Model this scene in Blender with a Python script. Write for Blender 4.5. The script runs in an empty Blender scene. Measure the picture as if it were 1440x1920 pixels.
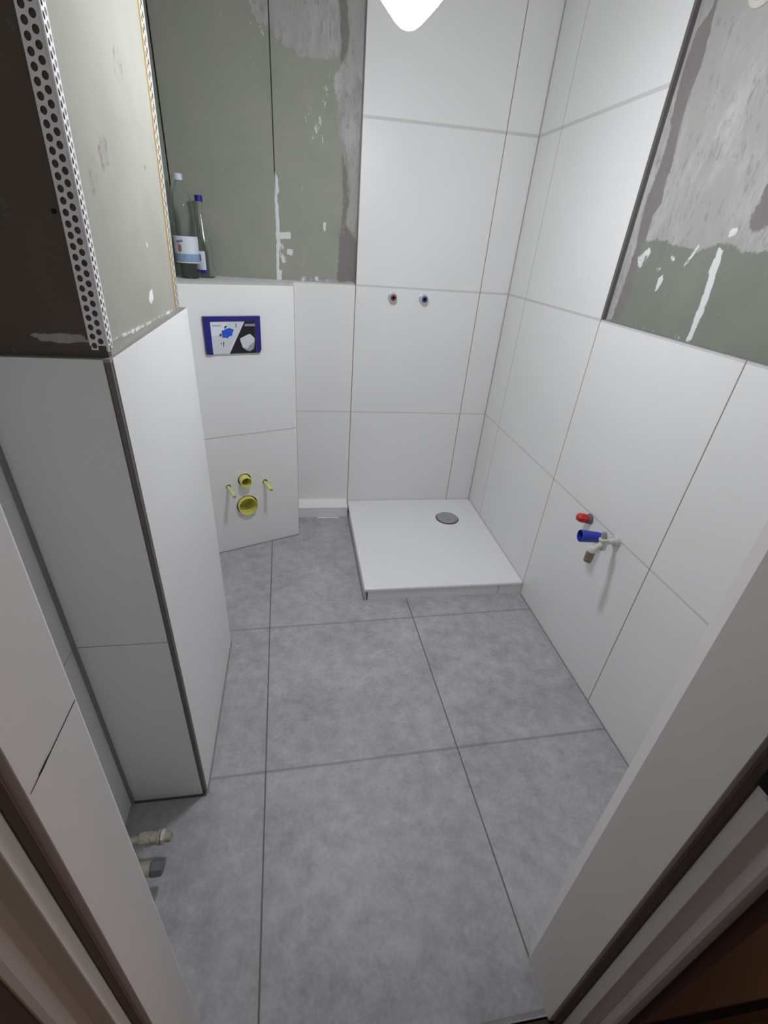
import bpy, bmesh, math, random
import numpy as np
from mathutils import Vector, Matrix

random.seed(4)
sc = bpy.context.scene
COL = sc.collection

# ---------------------------------------------------------------- camera
cam_d = bpy.data.cameras.new('camera'); cam = bpy.data.objects.new('camera', cam_d); COL.objects.link(cam)
cam_d.sensor_fit = 'VERTICAL'; cam_d.sensor_height = 36.0; cam_d.sensor_width = 27.0
cam_d.lens = 863.80 / 1920 * 36.0
cam_d.shift_x = 20.14 / 1920; cam_d.shift_y = 8.46 / 1920
cam_d.clip_start = 0.02; cam_d.clip_end = 50
R_ = Vector((0.98763374, -0.14312408, 0.06399289)); U_ = Vector((0.01959204, 0.51764485, 0.85537124)); F_ = Vector((0.15554981, 0.84353975, -0.51404762))
mw = Matrix.Identity(4)
for i in range(3):
    mw[i][0] = R_[i]; mw[i][1] = U_[i]; mw[i][2] = -F_[i]
mw.translation = Vector((-1.0195, -2.3539, 1.3855))
cam.matrix_world = mw
sc.camera = cam

# ---------------------------------------------------------------- light and exposure
LAMP_POS = (-0.7915, -1.10, 1.7435)          # lowest point of the hanging lamp
LAMP_STRENGTH = 107.0
LAMP_COLOR = (0.935, 0.95, 1.02)
HALL_W = 5.0
sc.view_settings.view_transform = 'Standard'
sc.view_settings.look = 'None'
sc.view_settings.exposure = 0.0
sc.view_settings.gamma = 1.0
sc.view_settings.use_curve_mapping = False
world = bpy.data.worlds.new('world'); sc.world = world; world.use_nodes = True
world.node_tree.nodes['Background'].inputs[0].default_value = (0.074, 0.060, 0.052, 1)
world.node_tree.nodes['Background'].inputs[1].default_value = 1.0
hl = bpy.data.lights.new('hall_light', 'POINT'); hl.energy = HALL_W; hl.color = (1.0, 0.50, 0.22); hl.shadow_soft_size = 0.05
hlo = bpy.data.objects.new('hall_light', hl); hlo.location = (0.42, -2.36, 0.10); COL.objects.link(hlo)

# ---------------------------------------------------------------- materials
def s2l(c):
    return tuple(((v/255)/12.92 if v/255 <= 0.04045 else ((v/255+0.055)/1.055)**2.4) for v in c) + (1,)

# marks on the bare boards, in wall coordinates (metres)
BACK_MARKS = [('plaster', [(-1.169, 2.098), (-1.163, 2.077), (-1.158, 2.048), (-1.139, 2.023), (-1.105, 2.019), (-1.092, 2.001), (-1.067, 1.982), (-1.019, 1.965), (-0.986, 1.95), (-0.897, 1.951), (-0.847, 1.958), (-0.834, 1.984), (-0.84, 2.023), (-0.851, 2.111), (-0.851, 2.133)], 0.95), ('plaster', [(-0.827, 2.136), (-0.821, 2.114), (-0.81, 2.038), (-0.816, 1.969), (-0.841, 1.934), (-0.863, 1.91), (-0.856, 1.846), (-0.847, 1.734), (-0.817, 1.708), (-0.799, 1.642), (-0.786, 1.541), (-0.8, 1.487), (-0.801, 1.432), (-0.807, 1.415), (-0.76, 1.387), (-0.747, 1.544), (-0.745, 1.743), (-0.743, 1.922), (-0.744, 2.145)], 0.8), ('grey', [(-0.851, 2.133), (-0.825, 2.136), (-0.815, 2.077), (-0.804, 2.027), (-0.816, 1.961), (-0.846, 1.937), (-0.834, 1.996)], 1), ('grey', [(-0.841, 1.734), (-0.809, 1.651), (-0.788, 1.525), (-0.804, 1.432), (-0.753, 1.388), (-0.742, 1.213), (-0.835, 1.208), (-0.827, 1.43), (-0.817, 1.538)], 0.9), ('plaster', [(-1.063, 1.936), (-0.864, 1.954), (-0.865, 1.859), (-0.884, 1.754), (-0.955, 1.678), (-0.998, 1.616), (-1.052, 1.602), (-1.059, 1.761)], 0.28), ('white', [(-0.981, 1.736), (-0.954, 1.842), (-0.942, 1.843), (-0.945, 1.816), (-0.972, 1.732)], 0.49), ('white', [(-0.955, 1.711), (-0.919, 1.801), (-0.897, 1.882), (-0.882, 1.883), (-0.887, 1.822), (-0.901, 1.766), (-0.937, 1.708)], 0.49), ('white', [(-1.099, 1.603), (-1.084, 1.57), (-1.084, 1.524), (-1.099, 1.523)], 1.2), ('white', [(-1.1, 1.523), (-1.091, 1.518), (-1.085, 1.38), (-1.097, 1.206), (-1.105, 1.206), (-1.101, 1.357)], 1.2), ('white', [(-1.091, 1.385), (-1.04, 1.391), (-1.04, 1.366), (-1.086, 1.363)], 1.2), ('white', [(-1.055, 1.326), (-1.032, 1.327), (-1.033, 1.304), (-1.056, 1.306)], 1.1), ('white', [(-1.1, 1.242), (-1.081, 1.243), (-1.084, 1.195), (-1.102, 1.194)], 1.0), ('white', [(-1.086, 1.358), (-1.068, 1.337), (-1.063, 1.273), (-1.077, 1.267), (-1.088, 1.301)], 0.65), ('white', [(-0.899, 1.436), (-0.886, 1.437), (-0.889, 1.404), (-0.897, 1.403)], 0.8), ('white', [(-1.012, 1.223), (-0.917, 1.228), (-0.917, 1.207), (-1.012, 1.202)], 0.5), ('white', [(-0.99, 1.592), (-0.986, 1.592), (-0.986, 1.218), (-0.99, 1.218)], 0.55), ('white', [(-0.906, 1.738), (-0.902, 1.738), (-0.901, 1.563), (-0.905, 1.563)], 0.5), ('plaster', [(-1.289, 1.195), (-0.739, 1.221), (-0.738, 1.201), (-1.291, 1.177)], 1.1), ('white', [(-1.133, 2.024), (-1.112, 2.022), (-1.112, 1.991), (-1.13, 1.993)], 0.5), ('white', [(-1.165, 2.024), (-1.159, 2.025), (-1.16, 2.013), (-1.165, 2.013)], 0.8), ('white', [(-1.172, 1.936), (-1.167, 1.936), (-1.168, 1.926), (-1.173, 1.926)], 0.9), ('white', [(-1.204, 2.065), (-1.198, 2.066), (-1.199, 2.054), (-1.205, 2.054)], 0.6), ('white', [(-1.196, 1.907), (-1.192, 1.907), (-1.193, 1.901), (-1.197, 1.901)], 0.9)]
RIGHT_MARKS = [('plaster', [(-0.862, 1.969), (-0.877, 1.884), (-0.883, 1.822), (-0.881, 1.766), (-0.879, 1.687), (-0.882, 1.662), (-0.891, 1.592), (-0.903, 1.529), (-0.879, 1.497), (-0.885, 1.433), (-0.923, 1.436), (-0.982, 1.435), (-1.045, 1.419), (-1.119, 1.415), (-1.182, 1.437), (-1.24, 1.418), (-1.324, 1.418), (-1.431, 1.42), (-1.57, 1.424), (-1.284, 1.91), (-0.803, 2.091)], 1), ('plaster', [(-0.774, 2.011), (-0.801, 1.961), (-0.802, 1.841), (-0.801, 1.749), (-0.793, 1.647), (-0.798, 1.529), (-0.804, 1.379), (-0.799, 1.205), (-0.841, 1.211), (-0.847, 1.276), (-0.848, 1.338), (-0.851, 1.402), (-0.844, 1.463), (-0.83, 1.551), (-0.857, 1.595), (-0.876, 1.667), (-0.833, 1.727), (-0.82, 1.81), (-0.826, 1.898), (-0.873, 1.94), (-0.852, 1.985)], 1.2), ('grey', [(-0.876, 1.965), (-0.873, 1.94), (-0.877, 1.884), (-0.891, 1.82), (-0.873, 1.768), (-0.879, 1.687), (-0.838, 1.727), (-0.823, 1.797), (-0.826, 1.898), (-0.861, 1.923), (-0.854, 1.972)], 1.1), ('grey', [(-0.881, 1.666), (-0.883, 1.593), (-0.856, 1.522), (-0.854, 1.423), (-0.852, 1.349), (-0.848, 1.293), (-0.841, 1.211), (-0.881, 1.217), (-0.895, 1.309), (-0.879, 1.387), (-0.876, 1.433), (-0.878, 1.492), (-0.908, 1.529), (-0.886, 1.58), (-0.886, 1.615)], 1.0), ('grey', [(-0.818, 1.746), (-0.877, 1.704), (-0.896, 1.652), (-0.895, 1.592), (-0.885, 1.502), (-0.887, 1.428), (-0.846, 1.428), (-0.834, 1.523), (-0.849, 1.623), (-0.847, 1.684)], 1.0), ('grey', [(-1.239, 1.555), (-1.24, 1.523), (-1.233, 1.487), (-1.235, 1.465), (-1.268, 1.453), (-1.295, 1.468), (-1.359, 1.47), (-1.309, 1.556)], 0.9), ('white', [(-1.177, 1.424), (-1.174, 1.382), (-1.182, 1.339), (-1.184, 1.289), (-1.187, 1.206), (-1.203, 1.209), (-1.208, 1.278), (-1.205, 1.328), (-1.2, 1.375), (-1.191, 1.417)], 1.0), ('white', [(-1.189, 1.461), (-1.208, 1.463), (-1.214, 1.453), (-1.196, 1.445)], 1.3), ('white', [(-0.998, 1.343), (-1.009, 1.352), (-1.019, 1.34), (-1.01, 1.314), (-1.003, 1.308)], 1.1), ('white', [(-1.072, 1.372), (-1.103, 1.429), (-1.112, 1.425), (-1.091, 1.378)], 0.6), ('white', [(-0.876, 1.393), (-0.915, 1.419), (-0.93, 1.409), (-0.914, 1.358), (-0.886, 1.367)], 0.55), ('white', [(-0.969, 1.371), (-0.993, 1.373), (-1.0, 1.361), (-0.981, 1.357)], 0.6), ('white', [(-1.016, 1.402), (-1.035, 1.403), (-1.042, 1.385), (-1.024, 1.389)], 0.6), ('white', [(-1.315, 1.289), (-1.324, 1.302), (-1.329, 1.299), (-1.324, 1.273)], 0.35), ('white', [(-1.238, 1.287), (-1.251, 1.297), (-1.28, 1.248), (-1.271, 1.247)], 0.3), ('white', [(-0.793, 1.204), (-0.816, 1.205), (-1.198, 1.205), (-1.453, 1.196), (-1.45, 1.202), (-1.194, 1.212), (-0.812, 1.212)], 0.4)]
SIDE_MARKS = [('grey', [(-1.444, 1.478), (-1.435, 1.479), (-1.44, 1.472), (-1.447, 1.471)], 1.3), ('grey', [(-1.172, 1.481), (-1.161, 1.482), (-1.166, 1.475), (-1.175, 1.474)], 1.3), ('grey', [(-1.275, 1.633), (-1.243, 1.642), (-1.24, 1.627), (-1.228, 1.61), (-1.25, 1.578), (-1.266, 1.575), (-1.295, 1.584), (-1.293, 1.606)], 0.45), ('grey', [(-1.447, 1.495), (-1.425, 1.496), (-1.387, 1.497), (-1.401, 1.465), (-1.402, 1.451), (-1.438, 1.444), (-1.466, 1.445), (-1.493, 1.455)], 0.36), ('grey', [(-1.507, 1.454), (-1.455, 1.429), (-1.48, 1.415), (-1.518, 1.408), (-1.521, 1.433)], 0.36), ('grey', [(-1.301, 1.523), (-1.288, 1.487), (-1.341, 1.402), (-1.356, 1.402), (-1.316, 1.474)], 0.42), ('grey', [(-1.457, 1.382), (-1.458, 1.356), (-1.479, 1.361)], 0.4), ('white', [(-1.272, 1.267), (-1.251, 1.269), (-1.248, 1.252), (-1.275, 1.243), (-1.289, 1.253)], 1.2), ('white', [(-1.247, 1.359), (-1.231, 1.345), (-1.243, 1.342)], 0.6), ('white', [(-1.545, 1.228), (-1.385, 1.221), (-1.093, 1.212), (-1.07, 1.203), (-1.368, 1.212), (-1.542, 1.221)], 0.5)]
FRONT_MARKS = [('plaster', [(-1.409, 1.236), (-1.387, 1.235), (-1.342, 1.237), (-1.328, 1.231), (-1.315, 1.227), (-1.36, 1.225), (-1.39, 1.226), (-1.405, 1.23)], 1.3)]
HP = [(-0.055, -1.247, 0.5957), (-0.062, -1.2456, 0.6341), (-0.095, -1.2579, 0.5775), (-0.098, -1.2596, 0.5384), (-0.055, -1.2538, 0.5731)]

class NT:
    """small helper to write node graphs"""
    def __init__(self, name, rough=0.5, metal=0.0, spec=0.5):
        self.m = bpy.data.materials.new(name); self.m.use_nodes = True
        self.t = self.m.node_tree; self.b = self.t.nodes['Principled BSDF']
        self.b.inputs['Roughness'].default_value = rough; self.b.inputs['Metallic'].default_value = metal
        self.b.inputs['Specular IOR Level'].default_value = spec
    def n(self, typ, **kw):
        nd = self.t.nodes.new(typ)
        for k, v in kw.items(): setattr(nd, k, v)
        return nd
    def put(self, sock, v):
        if v is None: return
        if isinstance(v, bpy.types.NodeSocket): self.t.links.new(v, sock)
        elif isinstance(v, (tuple, list)) : sock.default_value = v
        else: sock.default_value = v
    def math(self, op, a, b=None, c=None, clamp=False):
        nd = self.n('ShaderNodeMath', operation=op, use_clamp=clamp)
        for i, v in enumerate((a, b, c)): self.put(nd.inputs[i], v)
        return nd.outputs[0]
    def pos(self):
        g = self.n('ShaderNodeNewGeometry'); s = self.n('ShaderNodeSeparateXYZ'); self.t.links.new(g.outputs['Position'], s.inputs[0])
        self.P = g.outputs['Position']
        return s.outputs
    def noise(self, scale, detail=4, rough=0.5, vec=None, dist=0.0):
        nd = self.n('ShaderNodeTexNoise'); nd.inputs['Scale'].default_value = scale; nd.inputs['Detail'].default_value = detail
        nd.inputs['Roughness'].default_value = rough; nd.inputs['Distortion'].default_value = dist
        self.put(nd.inputs['Vector'], vec if vec is not None else self.P)
        return nd.outputs['Fac']
    def maprange(self, v, a, b, c=0.0, d=1.0, smooth=False):
        nd = self.n('ShaderNodeMapRange'); nd.interpolation_type = 'SMOOTHSTEP' if smooth else 'LINEAR'
        self.put(nd.inputs[0], v)
        for i, x in enumerate((a, b, c, d)): nd.inputs[i+1].default_value = x
        return nd.outputs[0]
    def mix(self, f, a, b):
        nd = self.n('ShaderNodeMix', data_type='RGBA'); self.put(nd.inputs[0], f); self.put(nd.inputs[6], a); self.put(nd.inputs[7], b)
        return nd.outputs[2]
    def color(self, c): self.put(self.b.inputs['Base Color'], c)
    def bump(self, h, strength=0.2, dist=0.002):
        nd = self.n('ShaderNodeBump'); nd.inputs['Strength'].default_value = strength; nd.inputs['Distance'].default_value = dist
        self.put(nd.inputs['Height'], h); self.t.links.new(nd.outputs[0], self.b.inputs['Normal'])
    def line(self, coord, pos, w, soft=0.35):
        d = self.math('ABSOLUTE', self.math('SUBTRACT', coord, pos))
        return self.maprange(d, w*0.5*(1-soft), w*0.5*(1+soft), 1.0, 0.0, True)
    def maxi(self, xs):
        r = xs[0]
        for x in xs[1:]: r = self.math('MAXIMUM', r, x)
        return r

def plain(name, rgb, rough=0.5, metal=0.0, spec=0.5, vary=0.06, scale=40):
    q = NT(name, rough, metal, spec); q.pos()
    f = q.noise(scale, 3)
    c = s2l(rgb); k = 1 - vary
    q.color(q.mix(q.maprange(f, 0.3, 0.7), (c[0]*k, c[1]*k, c[2]*k, 1), c))
    return q.m

TILE = (240, 240, 238)
def tile_mat(name, coord, vlines, zlines=(0.6007, 1.2, 1.8), skew=None, vcol=(136, 134, 128), vw=0.0035, zw=0.008, zcol=(212, 212, 210)):
    """white satin wall tile; thin dark upright joints, wider pale level joints"""
    q = NT(name, 0.36, 0, 0.45); s = q.pos()
    u = s[coord]; z = s[2]
    base = s2l(TILE)
    f = q.noise(3.0, 3); g = q.noise(220, 2)
    col = q.mix(q.maprange(f, 0.3, 0.7), (base[0]*0.97, base[1]*0.97, base[2]*0.97, 1), base)
    zz = [q.line(z, p, zw*(0.75+0.35*i), 0.3) for i, p in enumerate(zlines)]
    zm = q.maxi(zz)
    col = q.mix(zm, col, s2l(zcol))
    hs = [zm]
    if vlines:
        vm = q.maxi([q.line(u, p, w, 0.35) for (p, w) in [(v if isinstance(v, tuple) else (v, vw)) for v in vlines]])
        col = q.mix(vm, col, s2l(vcol)); hs.append(vm)
    q.color(col)
    h = q.math('SUBTRACT', q.math('MULTIPLY', g, 0.04), q.maxi(hs))
    q.bump(h, 0.35, 0.0015)
    return q.m

def board_mat(name, green=(133, 142, 128), seams=(), dirty=0.0):
    """grey-green moisture board with filler marks read from the 'marks' attribute (r filler, g bare grey, b white blobs)"""
    q = NT(name, 0.85, 0, 0.2); s = q.pos()
    at = q.n('ShaderNodeAttribute', attribute_name='marks')
    sp = q.n('ShaderNodeSeparateColor'); q.t.links.new(at.outputs['Color'], sp.inputs[0])
    n1 = q.noise(6, 5, 0.6); n2 = q.noise(45, 5, 0.65); n3 = q.noise(160, 3)
    g = s2l(green)
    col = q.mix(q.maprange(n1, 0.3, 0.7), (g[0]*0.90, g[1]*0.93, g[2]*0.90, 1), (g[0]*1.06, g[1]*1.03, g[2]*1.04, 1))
    sm = q.maprange(n2, 0.62, 0.78); col = q.mix(q.math('MULTIPLY', sm, 0.25), col, s2l((165, 170, 160)))
    mp = q.n('ShaderNodeMapping'); q.t.links.new(q.P, mp.inputs[0]); mp.inputs['Rotation'].default_value = (0.35, 0.35, 0.2); mp.inputs['Scale'].default_value = (1.0, 1.0, 0.38)
    n4 = q.noise(24, 8, 0.72, mp.outputs[0], 0.6)
    n5 = q.noise(6, 5, 0.6, mp.outputs[0], 0.5)
    n6 = q.noise(60, 5, 0.7, mp.outputs[0], 0.3)
    NE = q.math('ADD', q.math('MULTIPLY', n4, 0.55), q.math('ADD', q.math('MULTIPLY', n6, 0.3), q.math('MULTIPLY', n3, 0.15)))
    NE = q.maprange(NE, 0.36, 0.64)
    def thr(ch, k=0.55, w=0.16):
        v = q.math('ADD', sp.outputs[ch], q.math('MULTIPLY', q.math('SUBTRACT', NE, 0.5), k))
        return q.maprange(v, 0.5-w, 0.5+w, 0, 1, True)
    fil = q.mix(q.maprange(n4, 0.34, 0.58), s2l((134, 131, 129)), s2l((210, 209, 210)))
    fil = q.mix(q.math('MULTIPLY', q.maprange(n5, 0.42, 0.60), 0.5), s2l((172, 170, 166)), fil)
    fil = q.mix(q.math('MULTIPLY', q.maprange(n6, 0.56, 0.66), 0.5), fil, s2l((128, 122, 118)))
    fr = q.math('MULTIPLY', thr(0, 0.75, 0.14), 0.95)
    col = q.mix(fr, col, fil)
    gr = q.mix(n2, s2l((126, 120, 118)), s2l((142, 137, 134)))
    col = q.mix(thr(1, 0.75, 0.13), col, gr)
    col = q.mix(thr(2, 0.9, 0.12), col, s2l((226, 228, 226)))
    for (c, p, w) in seams:
        col = q.mix(q.math('MULTIPLY', q.line(s[c], p, w, 0.3), q.maprange(s[2], 1.52, 1.60)), col, s2l((48, 50, 44)))
    q.color(col)
    q.bump(q.math('ADD', q.math('MULTIPLY', n4, q.math('MULTIPLY', fr, 1.0)), q.math('ADD', q.math('MULTIPLY', sp.outputs[2], 0.8), q.math('MULTIPLY', n3, 0.05))), 0.45, 0.004)
    return q.m

def floor_mat():
    q = NT('grey_stone_tile', 0.42, 0, 0.4); s = q.pos()
    ga = 0.0251; ca, sa = math.cos(ga), math.sin(ga)
    gx = q.math('ADD', q.math('MULTIPLY', s[0], ca), q.math('MULTIPLY', s[1], sa))
    gy = q.math('SUBTRACT', q.math('MULTIPLY', s[1], ca), q.math('MULTIPLY', s[0], sa))
    n1 = q.noise(5.5, 5, 0.55); n2 = q.noise(22, 5, 0.6); n3 = q.noise(90, 3, 0.6); n4 = q.noise(15, 4, 0.6, None, 0.6)
    f = q.math('ADD', q.math('ADD', q.math('MULTIPLY', n1, 0.34), q.math('MULTIPLY', n2, 0.38)), q.math('MULTIPLY', n3, 0.28))
    col = q.mix(q.maprange(f, 0.36, 0.64), s2l((157, 157, 159)), s2l((194, 194, 197)))
    col = q.mix(q.math('MULTIPLY', q.maprange(n4, 0.64, 0.74), 0.5), col, s2l((142, 141, 147)))
    col = q.mix(q.math('MULTIPLY', q.maprange(n2, 0.66, 0.75), 0.35), col, s2l((200, 198, 200)))
    lx = q.maxi([q.line(gy, -0.9103+0.6*k, 0.0085, 0.45) for k in (0, -1, -2)])
    ly = q.maxi([q.line(gx, -0.5729+0.6036*k, 0.0042, 0.3) for k in (1, 0, -1)])
    col = q.mix(q.math('MULTIPLY', lx, 0.6), col, s2l((132, 130, 131)))
    col = q.mix(ly, col, s2l((106, 105, 100)))
    q.color(col)
    q.bump(q.math('SUBTRACT', q.math('MULTIPLY', n3, 0.12), q.math('MAXIMUM', lx, ly)), 0.3, 0.002)
    return q.m

M = {}
M['floor'] = floor_mat()
M['tile_back'] = tile_mat('white_tile_back', 0, [-0.1462, (-0.748, 0.004)], zw=0.0075)
M['tile_right'] = tile_mat('white_tile_right', 1, [(-0.196, 0.0022), -0.7985, -1.3985])
M['tile_pillar'] = tile_mat('white_tile_pillar', 1, [], zlines=(0.603,), zw=0.003, zcol=(252, 252, 250))
M['tile_front'] = tile_mat('white_tile_front', 1, [], zlines=(0.606,), zw=0.004, zcol=(186, 182, 178))
M['tile_box'] = tile_mat('white_tile_box', 1, [], zlines=(0.6007,), zw=0.006, zcol=(200, 200, 198))
M['tile_plain'] = plain('white_tile_plain', TILE, 0.4, vary=0.03, scale=5)
M['raw_edge'] = plain('tile_raw_edge', (196, 196, 194), 0.8)
M['board_back'] = board_mat('board_back', (160, 163, 150), seams=[(0, -1.0975, 0.0045)])
M['board_left'] = board_mat('board_left', (156, 160, 147))
M['board_right'] = board_mat('board_right', (134, 140, 128))
M['board_side'] = board_mat('board_side', (163, 163, 152))
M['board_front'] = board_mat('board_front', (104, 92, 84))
M['plaster_ceiling'] = plain('ceiling_paint', (242, 242, 241), 0.9)
M['ledge'] = plain('ledge_filler', (236, 236, 233), 0.8, vary=0.12, scale=30)
M['trim'] = plain('edge_trim_metal', (150, 147, 145), 0.5, 0.2)
M['trim_dark'] = plain('edge_trim_dark', (112, 106, 103), 0.5, 0.2)
M['acrylic'] = plain('tray_acrylic', (247, 247, 250), 0.22, spec=0.5, vary=0.02, scale=300)
M['chrome'] = plain('chrome', (188, 190, 194), 0.16, 1.0, vary=0.03)
M['brushed'] = plain('drain_steel', (190, 192, 196), 0.35, 0.6, vary=0.2, scale=30)
M['yellow'] = plain('yellow_plastic', (238, 231, 128), 0.38)
M['yellow_pale'] = plain('pale_yellow_plastic', (226, 218, 156), 0.42)
M['hole'] = plain('cut_hole_dark', (96, 86, 74), 0.9)
M['dark_hole'] = plain('deep_hole', (22, 20, 18), 0.9)
M['navy'] = plain('navy_plastic', (34, 34, 122), 0.4)
M['card_light'] = plain('card_light_grey', (214, 217, 224), 0.45)
M['card_pale'] = plain('card_pale', (230, 234, 242), 0.45)
M['card_black'] = plain('card_black', (24, 22, 26), 0.4)
M['blue'] = plain('print_blue', (36, 88, 205), 0.5)
M['ink'] = plain('print_ink', (60, 62, 68), 0.5)
M['ink_soft'] = plain('print_ink_soft', (158, 162, 178), 0.5)
M['plug_blue'] = plain('plug_blue', (38, 60, 175), 0.35)
M['plug_red'] = plain('plug_red', (205, 40, 32), 0.3)
M['white_plastic'] = plain('white_plastic', (214, 209, 198), 0.35)
M['grey_plastic'] = plain('grey_plastic', (150, 152, 152), 0.4)
M['brown_fitting'] = plain('brown_fitting', (140, 124, 110), 0.5, 0.2, vary=0.2)
M['brass'] = plain('nickel_fitting', (196, 186, 172), 0.35, 0.5, vary=0.12)
M['cap_grey'] = plain('grey_cap', (118, 120, 126), 0.45, 0.3, vary=0.2)
M['paint'] = plain('door_frame_paint', (232, 226, 223), 0.42, vary=0.03, scale=8)
M['seal'] = plain('door_seal', (96, 84, 82), 0.7)  # darkened so that the rebate grooves look shaded
M['hall_wood'] = plain('hall_dark_wood', (72, 46, 34), 0.55, vary=0.35, scale=14)
M['hall_base'] = plain('hall_baseboard', (150, 96, 66), 0.5, vary=0.2, scale=12)
M['hall_dark'] = plain('hall_dark_strip', (44, 24, 18), 0.5)
M['hall_wall'] = plain('hall_wall_paint', (92, 66, 58), 0.8, vary=0.1, scale=10)
M['zinc'] = plain('corner_bead_zinc', (246, 243, 245), 0.4, 0.0, vary=0.06)  # near bead, whitened to make up for the shade on its face
M['zinc_far'] = plain('bead_zinc_far', (186, 186, 184), 0.5)  # same zinc, darkened against the strong lamp light on the far bead
M['orange'] = plain('orange_primer', (240, 206, 146), 0.7)
M['bottle_label'] = plain('bottle_label', (226, 232, 242), 0.5, vary=0.04)
M['label_blue'] = plain('bottle_label_blue', (150, 176, 210), 0.5, vary=0.25, scale=90)
M['label_red'] = plain('bottle_label_red', (190, 120, 124), 0.5, vary=0.2, scale=200)
M['label_ink'] = plain('bottle_label_ink', (88, 92, 112), 0.5)
M['cap_blue'] = plain('bottle_cap_blue', (30, 34, 150), 0.4)
M['cap_white'] = plain('bottle_cap_white', (222, 222, 236), 0.4)
M['cable'] = plain('lamp_cable', (230, 230, 230), 0.5)

M['sealant'] = plain('sealant_white', (250, 250, 248), 0.5, vary=0.03)
M['grout'] = plain('grout_grey', (150, 148, 146), 0.9, vary=0.15)
M['grout_dark'] = plain('grout_dark', (96, 92, 90), 0.9, vary=0.15)
M['grout_soft'] = plain('grout_soft', (176, 175, 173), 0.9, vary=0.05)
M['chrome_soft'] = plain('chrome_soft', (206, 208, 210), 0.3, 0.6)
M['outlet_red'] = plain('outlet_red', (150, 70, 76), 0.5)
M['outlet_blue'] = plain('outlet_blue', (66, 82, 140), 0.5)
M['tile_plinth'] = tile_mat('tile_plinth', 0, [(-0.116, 0.003)], zlines=(9.0,))

def glass(name, tint, rough=0.03, ior=1.45):
    q = NT(name, rough); q.b.inputs['Transmission Weight'].default_value = 1.0; q.b.inputs['IOR'].default_value = ior
    q.color(s2l(tint)); return q.m
M['pet'] = glass('clear_pet', (250, 252, 254), 0.03, 1.22)
M['glass'] = glass('clear_glass', (248, 251, 250), 0.02, 1.33)

q = NT('lamp_glow', 0.4); q.color((1, 1, 1, 1))
q.put(q.b.inputs['Emission Color'], LAMP_COLOR + (1,)); q.b.inputs['Emission Strength'].default_value = LAMP_STRENGTH
M['lamp'] = q.m

# ---------------------------------------------------------------- mesh helpers
def link(name, bm, mat, parent=None, smooth=False, bevel=0.0, seg=2, angle=35):
    me = bpy.data.meshes.new(name); bmesh.ops.recalc_face_normals(bm, faces=bm.faces); bm.to_mesh(me); bm.free()
    for m_ in (mat if isinstance(mat, (list, tuple)) else [mat]): me.materials.append(M[m_])
    o = bpy.data.objects.new(name, me); COL.objects.link(o)
    if parent is not None: o.parent = parent
    if smooth:
        for p in me.polygons: p.use_smooth = True
        if hasattr(me, 'set_sharp_from_angle'): me.set_sharp_from_angle(angle=math.radians(angle))
    if bevel:
        b = o.modifiers.new('bevel', 'BEVEL'); b.width = bevel; b.segments = seg; b.limit_method = 'ANGLE'; b.angle_limit = math.radians(40)
        for p in me.polygons: p.use_smooth = True
        if hasattr(me, 'set_sharp_from_angle'): me.set_sharp_from_angle(angle=math.radians(angle))
    return o

def box(bm, x0, x1, y0, y1, z0, z1):
    vs = [bm.verts.new((x, y, z)) for z in (z0, z1) for (x, y) in ((x0, y0), (x1, y0), (x1, y1), (x0, y1))]
    for f in ((3, 2, 1, 0), (4, 5, 6, 7), (0, 1, 5, 4), (1, 2, 6, 5), (2, 3, 7, 6), (3, 0, 4, 7)): bm.faces.new([vs[i] for i in f])
    return vs

def prism(bm, poly, z0, z1, shear=(0, 0), zref=0.0):
    """upright prism over a plan polygon; shear moves the plan per metre of height"""
    n = len(poly)
    lo = [bm.verts.new((x+shear[0]*(z0-zref), y+shear[1]*(z0-zref), z0)) for x, y in poly]
    hi = [bm.verts.new((x+shear[0]*(z1-zref), y+shear[1]*(z1-zref), z1)) for x, y in poly]
    bm.faces.new(lo[::-1]); bm.faces.new(hi)
    for i in range(n): bm.faces.new((lo[i], lo[(i+1) % n], hi[(i+1) % n], hi[i]))

def frame_of(d):
    d = Vector(d).normalized(); a = Vector((0, 0, 1)) if abs(d.z) < 0.9 else Vector((1, 0, 0))
    u = d.cross(a).normalized(); v = d.cross(u).normalized(); return d, u, v

def lathe(bm, origin, axis, prof, n=32, phase=0.0, close=True, mats=None):
    """prof = list of (distance along axis, radius)"""
    d, u, v = frame_of(axis); o = Vector(origin); rings = []
    for (t, r) in prof:
        if r < 1e-6: rings.append([bm.verts.new(o + d*t)])
        else: rings.append([bm.verts.new(o + d*t + (u*math.cos(2*math.pi*k/n+phase) + v*math.sin(2*math.pi*k/n+phase))*r) for k in range(n)])
    for a, b in zip(rings[:-1], rings[1:]):
        for k in range(n):
            k2 = (k+1) % n
            if len(a) == 1 and len(b) == 1: continue
            if len(a) == 1: bm.faces.new((a[0], b[k], b[k2]))
            elif len(b) == 1: bm.faces.new((a[k], a[k2], b[0]))
            else: bm.faces.new((a[k], a[k2], b[k2], b[k]))
    if close:
        if len(rings[0]) > 1: bm.faces.new(rings[0][::-1])
        if len(rings[-1]) > 1: bm.faces.new(rings[-1])

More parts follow.
